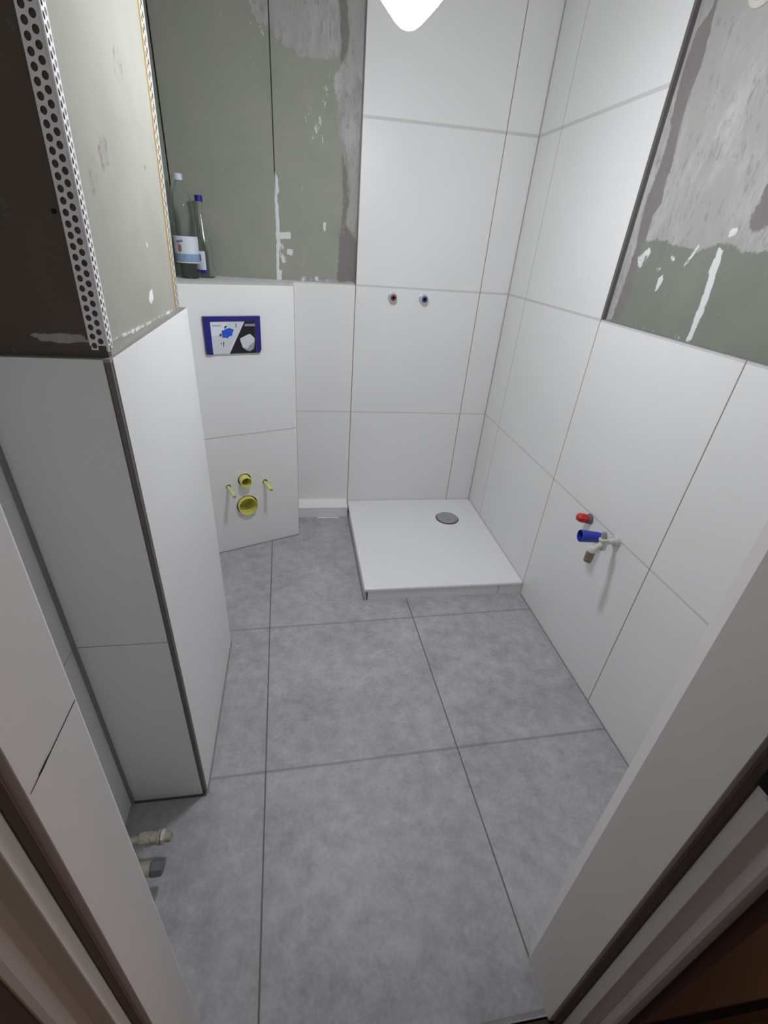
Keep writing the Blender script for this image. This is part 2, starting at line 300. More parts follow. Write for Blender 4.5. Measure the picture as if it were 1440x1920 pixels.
def tube(bm, pts, r, n=16):
    """round bar along a polyline; r a number or one per point"""
    pts = [Vector(p) for p in pts]; rs = r if isinstance(r, (list, tuple)) else [r]*len(pts)
    d0 = (pts[1]-pts[0]).normalized(); _, u, v = frame_of(d0); rings = []
    for i, p in enumerate(pts):
        if 0 < i < len(pts)-1: d = ((pts[i]-pts[i-1]).normalized() + (pts[i+1]-pts[i]).normalized()).normalized()
        elif i == 0: d = d0
        else: d = (pts[-1]-pts[-2]).normalized()
        u = (u - d*u.dot(d)).normalized(); v = d.cross(u).normalized()
        rings.append([bm.verts.new(p + (u*math.cos(2*math.pi*k/n)+v*math.sin(2*math.pi*k/n))*rs[i]) for k in range(n)])
    for a, b in zip(rings[:-1], rings[1:]):
        for k in range(n): bm.faces.new((a[k], a[(k+1) % n], b[(k+1) % n], b[k]))
    bm.faces.new(rings[0][::-1]); bm.faces.new(rings[-1])

def flat(bm, origin, ux, uz, nrm, pts, d0, d1):
    """thin plate: pts in (u, z) of a plane, from depth d0 to d1 along nrm"""
    o = Vector(origin); ux = Vector(ux); uz = Vector(uz); nn = Vector(nrm); n = len(pts)
    a = [bm.verts.new(o+ux*p[0]+uz*p[1]+nn*d0) for p in pts]; b = [bm.verts.new(o+ux*p[0]+uz*p[1]+nn*d1) for p in pts]
    bm.faces.new(a[::-1]); bm.faces.new(b)
    for i in range(n): bm.faces.new((a[i], a[(i+1) % n], b[(i+1) % n], b[i]))

def holed_plate(bm, origin, ux, uz, nrm, outer, holes, thick, n=32):
    """plate with round holes, front face on the plane, thickness behind it"""
    o = Vector(origin); ux = Vector(ux); uz = Vector(uz); nn = Vector(nrm)
    def loop(pts):
        vs = [bm.verts.new(o+ux*p[0]+uz*p[1]) for p in pts]
        return [bm.edges.new((vs[i], vs[(i+1) % len(vs)])) for i in range(len(vs))]
    es = loop(outer)
    for (cx, cz, r) in holes: es += loop([(cx+r*math.cos(2*math.pi*k/n), cz+r*math.sin(2*math.pi*k/n)) for k in range(n)])
    r_ = bmesh.ops.triangle_fill(bm, use_beauty=True, edges=es, normal=nn)
    fs = [g for g in r_['geom'] if isinstance(g, bmesh.types.BMFace)]
    ex = bmesh.ops.extrude_face_region(bm, geom=fs)
    for g in ex['geom']:
        if isinstance(g, bmesh.types.BMVert): g.co -= nn*thick

def inside(px, pz, poly):
    c = np.zeros(px.shape, bool); n = len(poly)
    for i in range(n):
        x0, z0 = poly[i]; x1, z1 = poly[(i+1) % n]
        if z0 == z1: continue
        cond = ((z0 > pz) != (z1 > pz)) & (px < (x1-x0)*(pz-z0)/(z1-z0)+x0)
        c ^= cond
    return c

def board(name, mat, parent, u0, u1, z0, z1, place, marks, step=0.006, thick=0.0125):
    """plasterboard sheet; its filler marks are stored as a point colour"""
    nu = max(2, int(abs(u1-u0)/step)); nz = max(2, int((z1-z0)/step))
    us = np.linspace(u0, u1, nu+1); zs = np.linspace(z0, z1, nz+1)
    SS = 3
    U, Z = np.meshgrid(us, zs); acc = np.zeros(U.shape+(3,))
    du = (us[1]-us[0]); dz = (zs[1]-zs[0])
    for kind, poly, w in marks:
        m_ = np.zeros(U.shape)
        for a in range(SS):
            for b in range(SS):
                m_ += inside(U+du*((a+0.5)/SS-0.5), Z+dz*((b+0.5)/SS-0.5), poly)
        m_ = m_/(SS*SS)
        if (kind != 'white' and w < 1.25) or w < 0.5:
            for _ in range(9 if w >= 0.5 and kind != 'white' else 3):
                p = np.pad(m_, 1, 'edge'); m_ = (p[1:-1, 1:-1]*4+p[:-2, 1:-1]+p[2:, 1:-1]+p[1:-1, :-2]+p[1:-1, 2:])/8
        ch = {'plaster': 0, 'grey': 1, 'white': 2}[kind]
        acc[..., ch] = np.maximum(acc[..., ch], m_*w)
    verts = [place(u, z, 0.0) for z in zs for u in us]
    N = len(verts); W = nu+1
    faces = [(j*W+i, j*W+i+1, (j+1)*W+i+1, (j+1)*W+i) for j in range(nz) for i in range(nu)]
    # back and rim
    bk = [place(u0, z0, thick), place(u1, z0, thick), place(u1, z1, thick), place(u0, z1, thick)]
    verts += bk; c00, c10, c11, c01 = 0, nu, nz*W+nu, nz*W
    faces += [(N, N+3, N+2, N+1)]
    faces += [tuple([N, N+1] + [i for i in range(nu, -1, -1)]), tuple([N+1, N+2] + [j*W+nu for j in range(nz, -1, -1)]),
              tuple([N+2, N+3] + [nz*W+i for i in range(0, nu+1)]), tuple([N+3, N] + [j*W for j in range(0, nz+1)])]
    me = bpy.data.meshes.new(name); me.from_pydata([tuple(v) for v in verts], [], faces); me.update()
    ca = me.color_attributes.new('marks', 'FLOAT_COLOR', 'POINT')
    buf = np.zeros((len(verts), 4), dtype=np.float32); buf[:N, :3] = acc.reshape(-1, 3); buf[:, 3] = 1
    ca.data.foreach_set('color', buf.ravel())
    bm = bmesh.new(); bm.from_mesh(me); bmesh.ops.recalc_face_normals(bm, faces=bm.faces); bm.to_mesh(me); bm.free()
    me.materials.append(M[mat]); o = bpy.data.objects.new(name, me); COL.objects.link(o); o.parent = parent
    return o

def struct(o, label=None, cat=None):
    o['kind'] = 'structure'
    if label: o['label'] = label
    if cat: o['category'] = cat
    return o
def tag(o, label, cat, group=None):
    o['label'] = label; o['category'] = cat
    if group: o['group'] = group
    return o
def thing(name, label, cat, loc=(0, 0, 0), group=None):
    o = bpy.data.objects.new(name, None); o.empty_display_size = 0.05; COL.objects.link(o); o.location = loc
    return tag(o, label, cat, group)
def part(name, bm, mat, parent, **kw):
    """mesh written in world coordinates, hung under a thing without moving"""
    o = link(name, bm, mat, None, **kw); o.parent = parent
    p = parent; off = Vector((0, 0, 0))
    while p is not None: off += p.location; p = p.parent
    o.data.transform(Matrix.Translation(-off))
    return o
def B(): return bmesh.new()

H = 2.42                                   # room height
TOP = 1.2035                               # top of the half-height tiling
XL, YF = -1.5, -2.036                      # left wall, front wall (room side)
# ---------------------------------------------------------------- setting: floor, ceiling
bm = B(); box(bm, XL-0.02, 0.02, -2.131, 0.02, -0.05, 0); struct(link('floor', bm, 'floor'), 'pale grey stone-look square floor tiles with darker joints')
bm = B(); box(bm, XL-0.12, 0.12, -2.2, 0.12, H, H+0.1); struct(link('ceiling', bm, 'plaster_ceiling'))

# ---------------------------------------------------------------- back wall
bm = B(); box(bm, XL-0.12, 0.12, 0.0235, 0.12, 0, H); wb = struct(link('wall_back', bm, 'raw_edge'), 'back wall, white tiles on the right and bare green board upper left')
SX = -0.748
bm = B()
prism(bm, [(0, 0), (SX, -0.0), (SX, 0.0235), (0, 0.0235)], 0, H)
box(bm, XL, SX, 0.0, 0.0235, 0.0, TOP); link('tile_cladding', bm, 'tile_back', wb)
board('plasterboard', 'board_back', wb, XL-0.011, SX-0.004, TOP, H, lambda u, z, t: (u, 0.011+t, z), BACK_MARKS)
bm = B(); box(bm, SX-0.004, SX+0.0002, -0.0012, 0.012, TOP, H); link('edge_trim', bm, 'trim_dark', wb)

# ---------------------------------------------------------------- right wall
bm = B(); box(bm, 0.0235, 0.12, -2.2, 0.12, 0, H); wr = struct(link('wall_right', bm, 'raw_edge'), 'right wall, white tiles with bare filled board above them near the door')
bm = B(); box(bm, 0, 0.0235, YF, 0.0, 0, TOP); box(bm, 0, 0.0235, -0.8, 0.0, TOP, H); link('tile_cladding', bm, 'tile_right', wr)
board('plasterboard', 'board_right', wr, -0.811, YF, TOP, H, lambda u, z, t: (0.011+t, u, z), RIGHT_MARKS)
bm = B(); box(bm, -0.0015, 0.012, -0.811, -0.8, TOP, H); link('edge_trim', bm, 'trim_dark', wr)
bm = B(); box(bm, -0.0005, 0.012, YF, -0.811, TOP-0.0005, TOP+0.002); link('edge_trim', bm, 'trim', wr)

# ---------------------------------------------------------------- left wall
bm = B(); box(bm, XL-0.12, XL-0.0235, -2.2, 0.12, 0, H); wl = struct(link('wall_left', bm, 'raw_edge'), 'left wall, half tiled, behind and beside the pillar')
bm = B(); box(bm, XL-0.0235, XL, YF, 0.0, 0, TOP); link('tile_cladding', bm, 'tile_front', wl)
LM = [('plaster', [(-0.30, 2.45), (-0.33, 2.05), (-0.22, 1.92), (-0.14, 1.90), (-0.08, 1.80), (-0.03, 1.86), (-0.0, 2.45)], 0.9), ('white', [(-0.24, 1.66), (-0.22, 1.64), (-0.20, 1.56), (-0.23, 1.58)], 0.7), ('white', [(-0.12, 1.50), (-0.10, 1.52), (-0.11, 1.44)], 0.7)]
board('plasterboard', 'board_left', wl, YF, 0.0, TOP, H, lambda u, z, t: (XL-0.011-t, u, z), LM, step=0.012)
bm = B(); box(bm, XL-0.0105, XL-0.0078, 0.007, 0.0108, 1.52, H); link('open_joint', bm, 'dark_hole', wb)

# ---------------------------------------------------------------- front wall with the doorway
bm = B()
box(bm, -0.44, 0.0235, -2.175, YF, 0, H); box(bm, XL-0.0235, -1.2842, -2.175, YF, 0, H); box(bm, -1.33, -0.44, -2.175, YF, 2.06, H)
struct(link('wall_front', bm, 'plaster_ceiling'), 'front wall around the doorway')

# ---------------------------------------------------------------- pillar beside the left wall
PX, PF, PB = -1.3, -1.585, -1.0
bm = B(); box(bm, XL-0.02, PX-0.03, PF+0.03, PB-0.03, 0, H); wp = struct(link('wall_pillar', bm, 'raw_edge'), 'boxed pillar on the left, white tiles below and bare board above')
bm = B(); box(bm, PX-0.011, PX, PF+0.011, PB, 0, TOP); link('tile_side', bm, 'tile_pillar', wp)
bm = B(); box(bm, XL, PX-0.011, PF, PF+0.011, 0, TOP); link('tile_front', bm, 'tile_front', wp)
bm = B(); box(bm, XL, PX-0.011, PB-0.011, PB, 0, TOP); link('tile_rear', bm, 'tile_plain', wp)
bm = B(); box(bm, PX-0.011, PX-0.0012, PF+0.0012, PF+0.011, 0, TOP); link('corner_trim', bm, 'trim_dark', wp, bevel=0.002)
bm = B(); prism(bm, [(XL, PF+0.001), (PX-0.001, PF+0.001), (PX-0.001, PB-0.001), (XL, PB-0.001), (XL, PB-0.03), (PX-0.035, PB-0.03), (PX-0.035, PF+0.03), (XL, PF+0.03)], TOP-0.004, TOP+0.0012)
link('top_trim', bm, 'trim', wp)
SH = 0.02
fx, fy, rx, ry = -1.305, -1.573, -1.3185, -1.012
def side_place(u, z, t):
    k = (u-fy)/(ry-fy); return (fx+(rx-fx)*k+SH*(z-1.2)-t, u, z)
board('plasterboard_side', 'board_side', wp, fy+0.0126, ry, TOP, H, side_place, SIDE_MARKS, step=0.004)
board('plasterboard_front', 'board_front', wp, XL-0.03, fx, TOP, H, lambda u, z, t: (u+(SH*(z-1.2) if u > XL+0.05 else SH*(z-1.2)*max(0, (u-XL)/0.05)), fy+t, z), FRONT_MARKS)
bm = B(); prism(bm, [(XL-0.03, ry-0.0125), (rx, ry-0.0125), (rx, ry), (XL-0.03, ry)], TOP, H, (SH, 0), 1.2); link('plasterboard_rear', bm, 'ledge', wp)
bm = B(); lathe(bm, (-1.333, fy+0.001, 1.3907), (0, -1, 0), [(0, 0.0032), (0.0022, 0.0032)], 14); link('screw_hole', bm, 'dark_hole', wp)

# ---------------------------------------------------------------- boxed-in cistern wall across the rear left corner
BR = Vector((-1.03, -0.246, 0)); BU = Vector((-0.3974, -0.1552, 0)).normalized(); BU = Vector((-math.cos(math.radians(21.327)), -math.sin(math.radians(21.327)), 0))
BN = Vector((math.sin(math.radians(21.327)), -math.cos(math.radians(21.327)), 0)); UZ = Vector((0, 0, 1))
BL = BR + BU*((BR.x-XL)/math.cos(math.radians(21.327)))
bm = B(); ib = BN*-0.10
prism(bm, [(BR.x-0.011, BR.y+0.10), (BR.x-0.011, 0.0), (XL, 0.0), (XL, BL.y+0.11)], 0.0, TOP-0.013)
prism(bm, [(BR.x-0.011, BR.y+0.009), (BR.x-0.011, 0.0), (XL, 0.0), (XL, BL.y+0.0128)], TOP-0.013, TOP-0.002)
wc = struct(link('wall_cistern', bm, 'ledge'), 'low white tiled box wall set at an angle in the rear left corner')
STUDS = [((-1.350, -0.3705), 0.352, 'left'), ((-1.187, -0.307), 0.345, 'right')]
def bu(x, y): return (Vector((x, y, 0))-BR).dot(BU)
s1, s2_ = bu(*STUDS[0][0]), bu(*STUDS[1][0]); pu1, pu2 = bu(-1.278, -0.343), bu(-1.275, -0.342)
bm = B(); L_ = (BL-BR).length
holed_plate(bm, BR, BU, UZ, BN, [(0, 0), (L_, 0), (L_, TOP), (0, TOP)], [(s1, 0.354, 0.012), (s2_, 0.348, 0.0125), (pu1, 0.378, 0.0315), (pu2, 0.240, 0.0515)], 0.0118)
link('tile_front', bm, 'tile_box', wc)
bm = B(); box(bm, BR.x-0.011, BR.x, BR.y+0.006, 0.0, 0, TOP); link('tile_side', bm, 'tile_plain', wc)
bm = B(); prism(bm, [(BR.x-0.0015, BR.y-0.0004), (BR.x+0.0012, BR.y+0.001), (BR.x+0.0012, BR.y+0.008), (BR.x-0.0015, BR.y+0.008)], 0, TOP); link('corner_trim', bm, 'trim_dark', wc)
bm = B()
for u_, z_, r_ in ((s1, 0.354, 0.012), (s2_, 0.348, 0.0125), (pu1, 0.378, 0.0315), (pu2, 0.240, 0.0515)):
    lathe(bm, BR+BU*u_+UZ*z_, BN, [(-0.0119, r_+0.0005), (-0.075, r_+0.0005), (-0.075, 0.0)], 32, close=False)
link('hole_backing', bm, 'hole', wc)

# low tiled ledge between cistern box and shower tray
bm = B(); box(bm, -1.03, -0.752, -0.075, 0, 0, 0.060); t1 = struct(link('trim_1', bm, 'tile_plain'), 'low tiled ledge between the cistern box and the shower tray')
bm = B(); pr = [(-0.0765, 0.060), (-0.0765, 0.0625), (-0.06, 0.0645), (-0.03, 0.066), (0.0, 0.078), (0.0, 0.060)]
vs0 = [bm.verts.new((-1.0295, y, z)) for y, z in pr]; vs1 = [bm.verts.new((-0.7525, y, z)) for y, z in pr]
bm.faces.new(vs0); bm.faces.new(vs1[::-1])
for i in range(len(pr)): bm.faces.new((vs0[i], vs0[(i+1) % len(pr)], vs1[(i+1) % len(pr)], vs1[i]))
link('sealant', bm, 'sealant', t1)
bm = B(); random.seed(3)
pts = [(0.02, 0.004), (0.055, 0.0), (0.10, 0.003), (0.14, -0.001), (0.15, 0.006), (0.12, 0.009), (0.09, 0.007), (0.05, 0.011), (0.025, 0.009)]
flat(bm, (-0.95, -0.088, 0), (1, 0, 0), (0, 1, 0), (0, 0, 1), pts, 0.0, 0.0008); link('sealant_smear', bm, 'sealant', t1)

# grout line along wall and floor
def joint(name, a, b, w=0.005, up=0.002, mat='trim'):
    a = Vector(a); b = Vector(b); d = (b-a).normalized(); s = Vector((-d.y, d.x, 0))*w*0.5
    bm = B(); prism(bm, [tuple((a+s)[:2]), tuple((a-s)[:2]), tuple((b-s)[:2]), tuple((b+s)[:2])], 0.0, up)
    return struct(link(name, bm, mat))
joint('trim_2', (-0.0025, -0.81, 0), (-0.0025, YF, 0), mat='grout')
joint('trim_3', (PX+0.0025, PF, 0), (PX+0.0025, PB, 0), mat='grout')
joint('trim_4', (XL, PF-0.003, 0), (PX, PF-0.003, 0), 0.006, mat='grout_dark')
joint('trim_5', BR+BN*0.003, BL+BN*0.003, 0.006, mat='grout')
bm = B(); box(bm, XL, XL+0.007, PF-0.007, PF, 0, TOP); struct(link('trim_6', bm, 'grout'))
bm = B(); box(bm, -0.0035, 0, -0.0035, 0, 0.066, H); struct(link('trim_7', bm, 'grout_soft'))

# ---------------------------------------------------------------- doorway frame
def jamb_profile(s):
    """plan outline, s = +1 right jamb (x grows away from the opening)"""
    return None
shy = 0.022
def xr(o): return -0.524+o
def xl(o): return -1.244-o
dr = bpy.data.objects.new('door_1', None); COL.objects.link(dr); dr['kind'] = 'structure'; dr['label'] = 'off-white door frame seen from the threshold'; dr.location = (0, 0, 0)
def prof(s, e0, y0, e1, y1, y2, d2, y3, y4, d4, y5):
    X = xr if s > 0 else xl
    return [(X(e0), y0), (X(0.0), y1), (X(0.0), y2), (X(d2*0.8), y2-0.0015), (X(d2), y2-0.004), (X(d2), y3), (X(d2+0.004), y3-0.002), (X(d4*0.8), y3-0.006), (X(d4), y3-0.012), (X(d4), y4), (X(d4+0.003), y5), (X(d4+(0.05 if s > 0 else 0.006)), y5), (X(d4+(0.05 if s > 0 else 0.006)), y0)]
pR = prof(1, 0.016, -2.012, 0, -2.040, -2.138, 0.014, -2.172, -2.196, 0.030, -2.201)
pL = prof(-1, 0.004, -2.034, 0, -2.042, -2.137, 0.012, -2.166, -2.192, 0.034, -2.198)
bm = B(); prism(bm, pR, 0.0, 2.04, (0, shy)); link('jamb', bm, 'paint', dr, bevel=0.0008, seg=1, angle=14)
bm = B(); prism(bm, pL, 0.0, 2.04, (0, shy)); link('jamb', bm, 'paint', dr, bevel=0.0008, seg=1, angle=14)
bm = B(); box(bm, -1.29, -0.478, -2.16, -2.0, 2.005, 2.06); link('head', bm, 'paint', dr, bevel=0.002)
# seal strips in the rebates, their dark colour paints in the groove shade
bm = B(); prism(bm, [(xr(0.0075), -2.1425), (xr(0.0145), -2.1465), (xr(0.0145), -2.152), (xr(0.0105), -2.150)], 0.0, 2.0, (0, shy)); link('seal', bm, 'seal', dr)
bm = B(); prism(bm, [(xl(0.0075), -2.1415), (xl(0.0145), -2.1455), (xl(0.0145), -2.151), (xl(0.0105), -2.149)], 0.0, 2.0, (0, shy)); link('seal', bm, 'seal', dr)
# latch slot
bm = B(); zz0 = 0.884; prism(bm, [(xr(0.0115), -2.152), (xr(0.0115), -2.168), (xr(0.02), -2.168), (xr(0.02), -2.152)], zz0, zz0+0.12, (0, shy)); link('latch_slot', bm, 'dark_hole', dr)
bm = B(); prism(bm, [(xr(0.0095), -2.166), (xr(0.0095), -2.1745), (xr(0.0125), -2.1745), (xr(0.0125), -2.166)], zz0-0.004, zz0+0.13, (0, shy)); link('strike_plate', bm, 'chrome', dr)
# open joint across the left jamb
bm = B(); flat(bm, (-1.2437, 0, 0.977), (0, 1, 0), (0, 0, 1), (1, 0, 0), [(-2.021, 0.0005), (-2.075, 0.0004), (-2.083, 0.0014), (-2.094, 0.0014), (-2.098, 0.0004), (-2.112, 0.0001), (-2.112, -0.0002), (-2.098, -0.0004), (-2.090, -0.0010), (-2.082, -0.0006), (-2.021, -0.0002)], 0, 0.0004)
link('joint_crack', bm, 'dark_hole', dr)

# threshold and hallway outside
bm = B(); box(bm, -2.2, 1.6, -3.6, -2.133, -0.06, -0.006); struct(link('floor_hallway', bm, 'hall_wood'), 'dark wooden hallway floor outside the doorway')
bm = B(); box(bm, -0.468, 1.6, -2.205, -2.178, -0.006, 2.42); box(bm, -2.2, -1.283, -2.206, -2.178, -0.006, 2.42); box(bm, -1.33, -0.44, -2.205, -2.178, 2.06, 2.42)
struct(link('wall_hallway', bm, 'hall_wall'), 'dark hallway side of the front wall')
bm = B(); box(bm, -0.455, 1.6, -2.222, -2.205, -0.006, 0.16); struct(link('baseboard_hallway', bm, 'hall_base'))
bm = B(); box(bm, -0.455, 1.6, -2.216, -2.205, 0.16, 0.26); struct(link('trim_8', bm, 'hall_dark'))

# ---------------------------------------------------------------- shower tray
TH, TX, TY = 0.066, -0.748, -0.8025
tr = thing('shower_tray', 'flat square white shower tray in the tiled corner', 'shower tray', (-0.374, -0.40, 0))
bm = B(); box(bm, TX, -0.001, TY, -0.001, 0.048, TH)
# shallow dish towards the drain
part('basin', bm, 'acrylic', tr, bevel=0.006, seg=3)
bm = B(); box(bm, TX+0.010, -0.001, TY+0.004, TY+0.014, 0, 0.048); o = part('plinth_front', bm, 'tile_plinth', tr)
bm = B(); box(bm, TX+0.003, TX+0.012, TY+0.016, -0.076, 0, 0.048); part('plinth_side', bm, 'tile_plain', tr)
bm = B(); box(bm, TX+0.012, TX+0.017, TY+0.0025, TY+0.012, 0.001, 0.042); part('plinth_edge', bm, 'brown_fitting', tr)
bm = B(); box(bm, TX+0.003, TX+0.012, TY+0.004, TY+0.016, 0, 0.048); part('plinth_corner', bm, 'raw_edge', tr)
bm = B(); box(bm, TX-0.004, TX+0.003, TY+0.004, -0.076, 0.0, 0.003); part('sealant', bm, 'grout', tr)
bm = B(); DC = (-0.204, -0.225)
lathe(bm, (DC[0], DC[1], TH), (0, 0, 1), [(0.0, 0.0645), (0.0012, 0.0650), (0.0012, 0.0612), (0.0002, 0.0605)], 48); rim = part('drain_rim', bm, 'trim_dark', tr, smooth=True)  # dark ring painted in for the shadow around the drain cover
bm = B(); lathe(bm, (DC[0], DC[1], TH), (0, 0, 1), [(0.001, 0.0585), (0.0055, 0.0592), (0.0078, 0.0575), (0.0090, 0.052), (0.0095, 0.0)], 48); part('drain_cover', bm, 'brushed', tr, smooth=True)

# ---------------------------------------------------------------- cistern cover sleeve (blue frame with printed card)
pc = BR + BU*((Vector((-1.378, -0.382, 0))-BR).dot(BU))
CW = 0.2235; CZ0, CZ1 = 0.952, 1.094; CH = CZ1-CZ0
cu = -BU                                              # left to right as seen
co = Vector((pc.x, pc.y, CZ0))
cv = thing('flush_plate_cover', 'navy framed rough-in cover with a printed card, on the angled tiled box', 'cover', tuple(co))
def cp(name, pts, d0, d1, mat, parent=cv, **kw):
    bm = B(); flat(bm, co, cu, UZ, BN, [(u*CW, v*CH) for u, v in pts], d0, d1); return part(name, bm, mat, parent, **kw)
bm = B()
for pts in ([(0, 1), (0, 0.02), (0.115, 0.0), (0.115, 1)], [(0.115, 0.87), (0.90, 0.87), (0.90, 1), (0.115, 1)], [(0.90, 0.0), (0.965, 0.01), (0.995, 0.10), (1.0, 1), (0.90, 1)]):
    flat(bm, co, cu, UZ, BN, [(u*CW, v*CH) for u, v in pts], 0.0003, 0.013)
part('frame', bm, 'navy', cv, bevel=0.0012)
card = cp('card', [(0.115, 0.015), (0.90, 0.0), (0.90, 0.87), (0.115, 0.87)], 0.001, 0.010, 'card_light')
cp('pale_panel', [(0.12, 0.50), (0.30, 0.52), (0.42, 0.865), (0.12, 0.865)], 0.0095, 0.0102, 'card_pale', card)
cp('black_panel', [(0.405, 0.012), (0.898, 0.003), (0.898, 0.865), (0.715, 0.865)], 0.0095, 0.0103, 'card_black', card)
cp('white_edge', [(0.39, 0.012), (0.405, 0.012), (0.715, 0.865), (0.70, 0.865)], 0.0095, 0.0108, 'card_pale', card)
cp('blue_shape', [(0.305, 0.44), (0.36, 0.455), (0.385, 0.42), (0.42, 0.475), (0.475, 0.50), (0.50, 0.66), (0.44, 0.70), (0.30, 0.63)], 0.0095, 0.0110, 'blue', card)
for pts in ([(0.345, 0.70), (0.37, 0.685), (0.40, 0.74), (0.375, 0.77)], [(0.25, 0.49), (0.285, 0.485), (0.30, 0.55), (0.265, 0.56)], [(0.48, 0.58), (0.50, 0.60), (0.51, 0.66), (0.49, 0.66)],
            [(0.55, 0.71), (0.562, 0.70), (0.565, 0.80), (0.553, 0.82)], [(0.26, 0.26), (0.28, 0.29), (0.285, 0.33), (0.265, 0.30)], [(0.30, 0.20), (0.312, 0.22), (0.33, 0.33), (0.315, 0.34)]):
    bm = B(); flat(bm, co, cu, UZ, BN, [(u*CW, v*CH) for u, v in pts], 0.0095, 0.0107); part('drawing_mark', bm, 'ink', card)

bm = B()
for k in range(7): flat(bm, co, cu, UZ, BN, [((0.15+0.022*k)*CW, 0.74*CH), ((0.164+0.022*k)*CW, 0.74*CH), ((0.164+0.022*k)*CW, 0.785*CH), ((0.15+0.022*k)*CW, 0.785*CH)], 0.0095, 0.0107)
part('small_print', bm, 'ink_soft', card)
bm = B()
for k in range(8): flat(bm, co, cu, UZ, BN, [((0.715+0.0235*k)*CW, 0.735*CH), ((0.733+0.0235*k)*CW, 0.735*CH), ((0.737+0.0235*k)*CW, 0.80*CH), ((0.719+0.0235*k)*CW, 0.80*CH)], 0.0095, 0.0110)
part('printed_word', bm, 'ink_soft', card)
cp('toilet_picture', [(0.615, 0.36), (0.65, 0.17), (0.71, 0.09), (0.78, 0.06), (0.85, 0.12), (0.875, 0.30), (0.878, 0.42), (0.80, 0.53), (0.75, 0.51), (0.62, 0.42)], 0.0095, 0.0109, 'card_light', card)
cp('picture_shading', [(0.77, 0.22), (0.875, 0.32), (0.85, 0.12), (0.78, 0.065), (0.71, 0.095), (0.66, 0.17), (0.74, 0.13)], 0.0105, 0.0112, 'ink_soft', card)

# ---------------------------------------------------------------- toilet studs and pipe stubs
for (xy, z, side), lab, ln, mat in ((STUDS[0], 'pale yellow sleeved mounting stud left of the yellow pipe stubs', 0.105, 'yellow_pale'), (STUDS[1], 'bright yellow sleeved mounting stud right of the yellow pipe stubs', 0.092, 'yellow')):
    b0 = Vector((xy[0], xy[1], z)); t = thing('mounting_stud', lab, 'stud', tuple(b0), 'mounting studs on the cistern box')
    d = (BN + Vector((0.0, 0, 0.015))).normalized()
    bm = B(); lathe(bm, b0, d, [(-0.008, 0.0085), (ln, 0.0085), (ln, 0.0060), (ln-0.006, 0.0056), (ln-0.006, 0.0)], 20); part('sleeve', bm, mat, t, smooth=True)
    bm = B(); lathe(bm, b0, d, [(ln-0.0062, 0.0050), (ln-0.003, 0.0046), (ln-0.003, 0.0)], 16); part('rod', bm, 'brass', t, smooth=True)
b0 = BR+BU*pu1+UZ*0.378
t = thing('flush_pipe_stub', 'small yellow pipe stub above the wide one, in the cistern box', 'pipe stub', tuple(b0))
bm = B(); lathe(bm, b0, BN, [(-0.060, 0.0250), (-0.011, 0.0255), (0.034, 0.0262), (0.036, 0.0255), (0.036, 0.0225), (0.030, 0.0222), (0.0, 0.0215), (0.0, 0.0205), (-0.060, 0.020), (-0.060, 0.0)], 40, close=False); part('sleeve', bm, 'yellow', t, smooth=True)
b0 = BR+BU*pu2+UZ*0.240
t = thing('drain_pipe_stub', 'wide yellow drain pipe stub low in the cistern box', 'pipe stub', tuple(b0))
bm = B(); lathe(bm, b0, BN, [(-0.065, 0.0440), (-0.011, 0.0455), (0.018, 0.0470), (0.020, 0.0465), (0.020, 0.0440), (0.006, 0.0435), (0.005, 0.0420), (-0.015, 0.0415), (-0.016, 0.0395), (-0.035, 0.039), (-0.036, 0.036), (-0.062, 0.035), (-0.062, 0.0)], 48, close=False); part('sleeve', bm, 'yellow', t, smooth=True)
bm = B(); flat(bm, b0, BU, UZ, BN, [(-0.046, -0.012), (-0.033, -0.030), (-0.036, -0.040), (-0.050, -0.022)], -0.004, 0.006); part('grip_tab', bm, 'brown_fitting', t, bevel=0.001)

# ---------------------------------------------------------------- shower mixer outlets in the back wall
for x, cname, m1, lab in ((-0.572, 'red', 'outlet_red', 'round wall outlet with a red-marked plug, left of the pair over the shower tray'), (-0.422, 'blue', 'outlet_blue', 'round wall outlet with a blue-marked plug, right of the pair over the shower tray')):
    b0 = Vector((x, 0.0, 1.159)); t = thing('water_outlet', lab, 'water outlet', tuple(b0), 'shower outlets on the back wall')
    d = Vector((0, -1, 0))
    bm = B(); lathe(bm, b0, d, [(0.0, 0.0215), (0.002, 0.0215), (0.003, 0.0195), (0.026, 0.0185), (0.028, 0.017), (0.028, 0.014), (0.020, 0.0135)], 32, close=False); part('collar', bm, 'chrome_soft', t, smooth=True)
    bm = B(); lathe(bm, b0, d, [(0.001, 0.0138), (0.024, 0.0138), (0.0295, 0.0125), (0.0295, 0.0072), (0.010, 0.0068), (0.010, 0.0)], 28, close=False); part('plug', bm, m1, t, smooth=True)
    bm = B(); lathe(bm, b0, d, [(0.0105, 0.0066), (0.0112, 0.0066), (0.0112, 0.0)], 20); part('hole', bm, 'dark_hole', t)

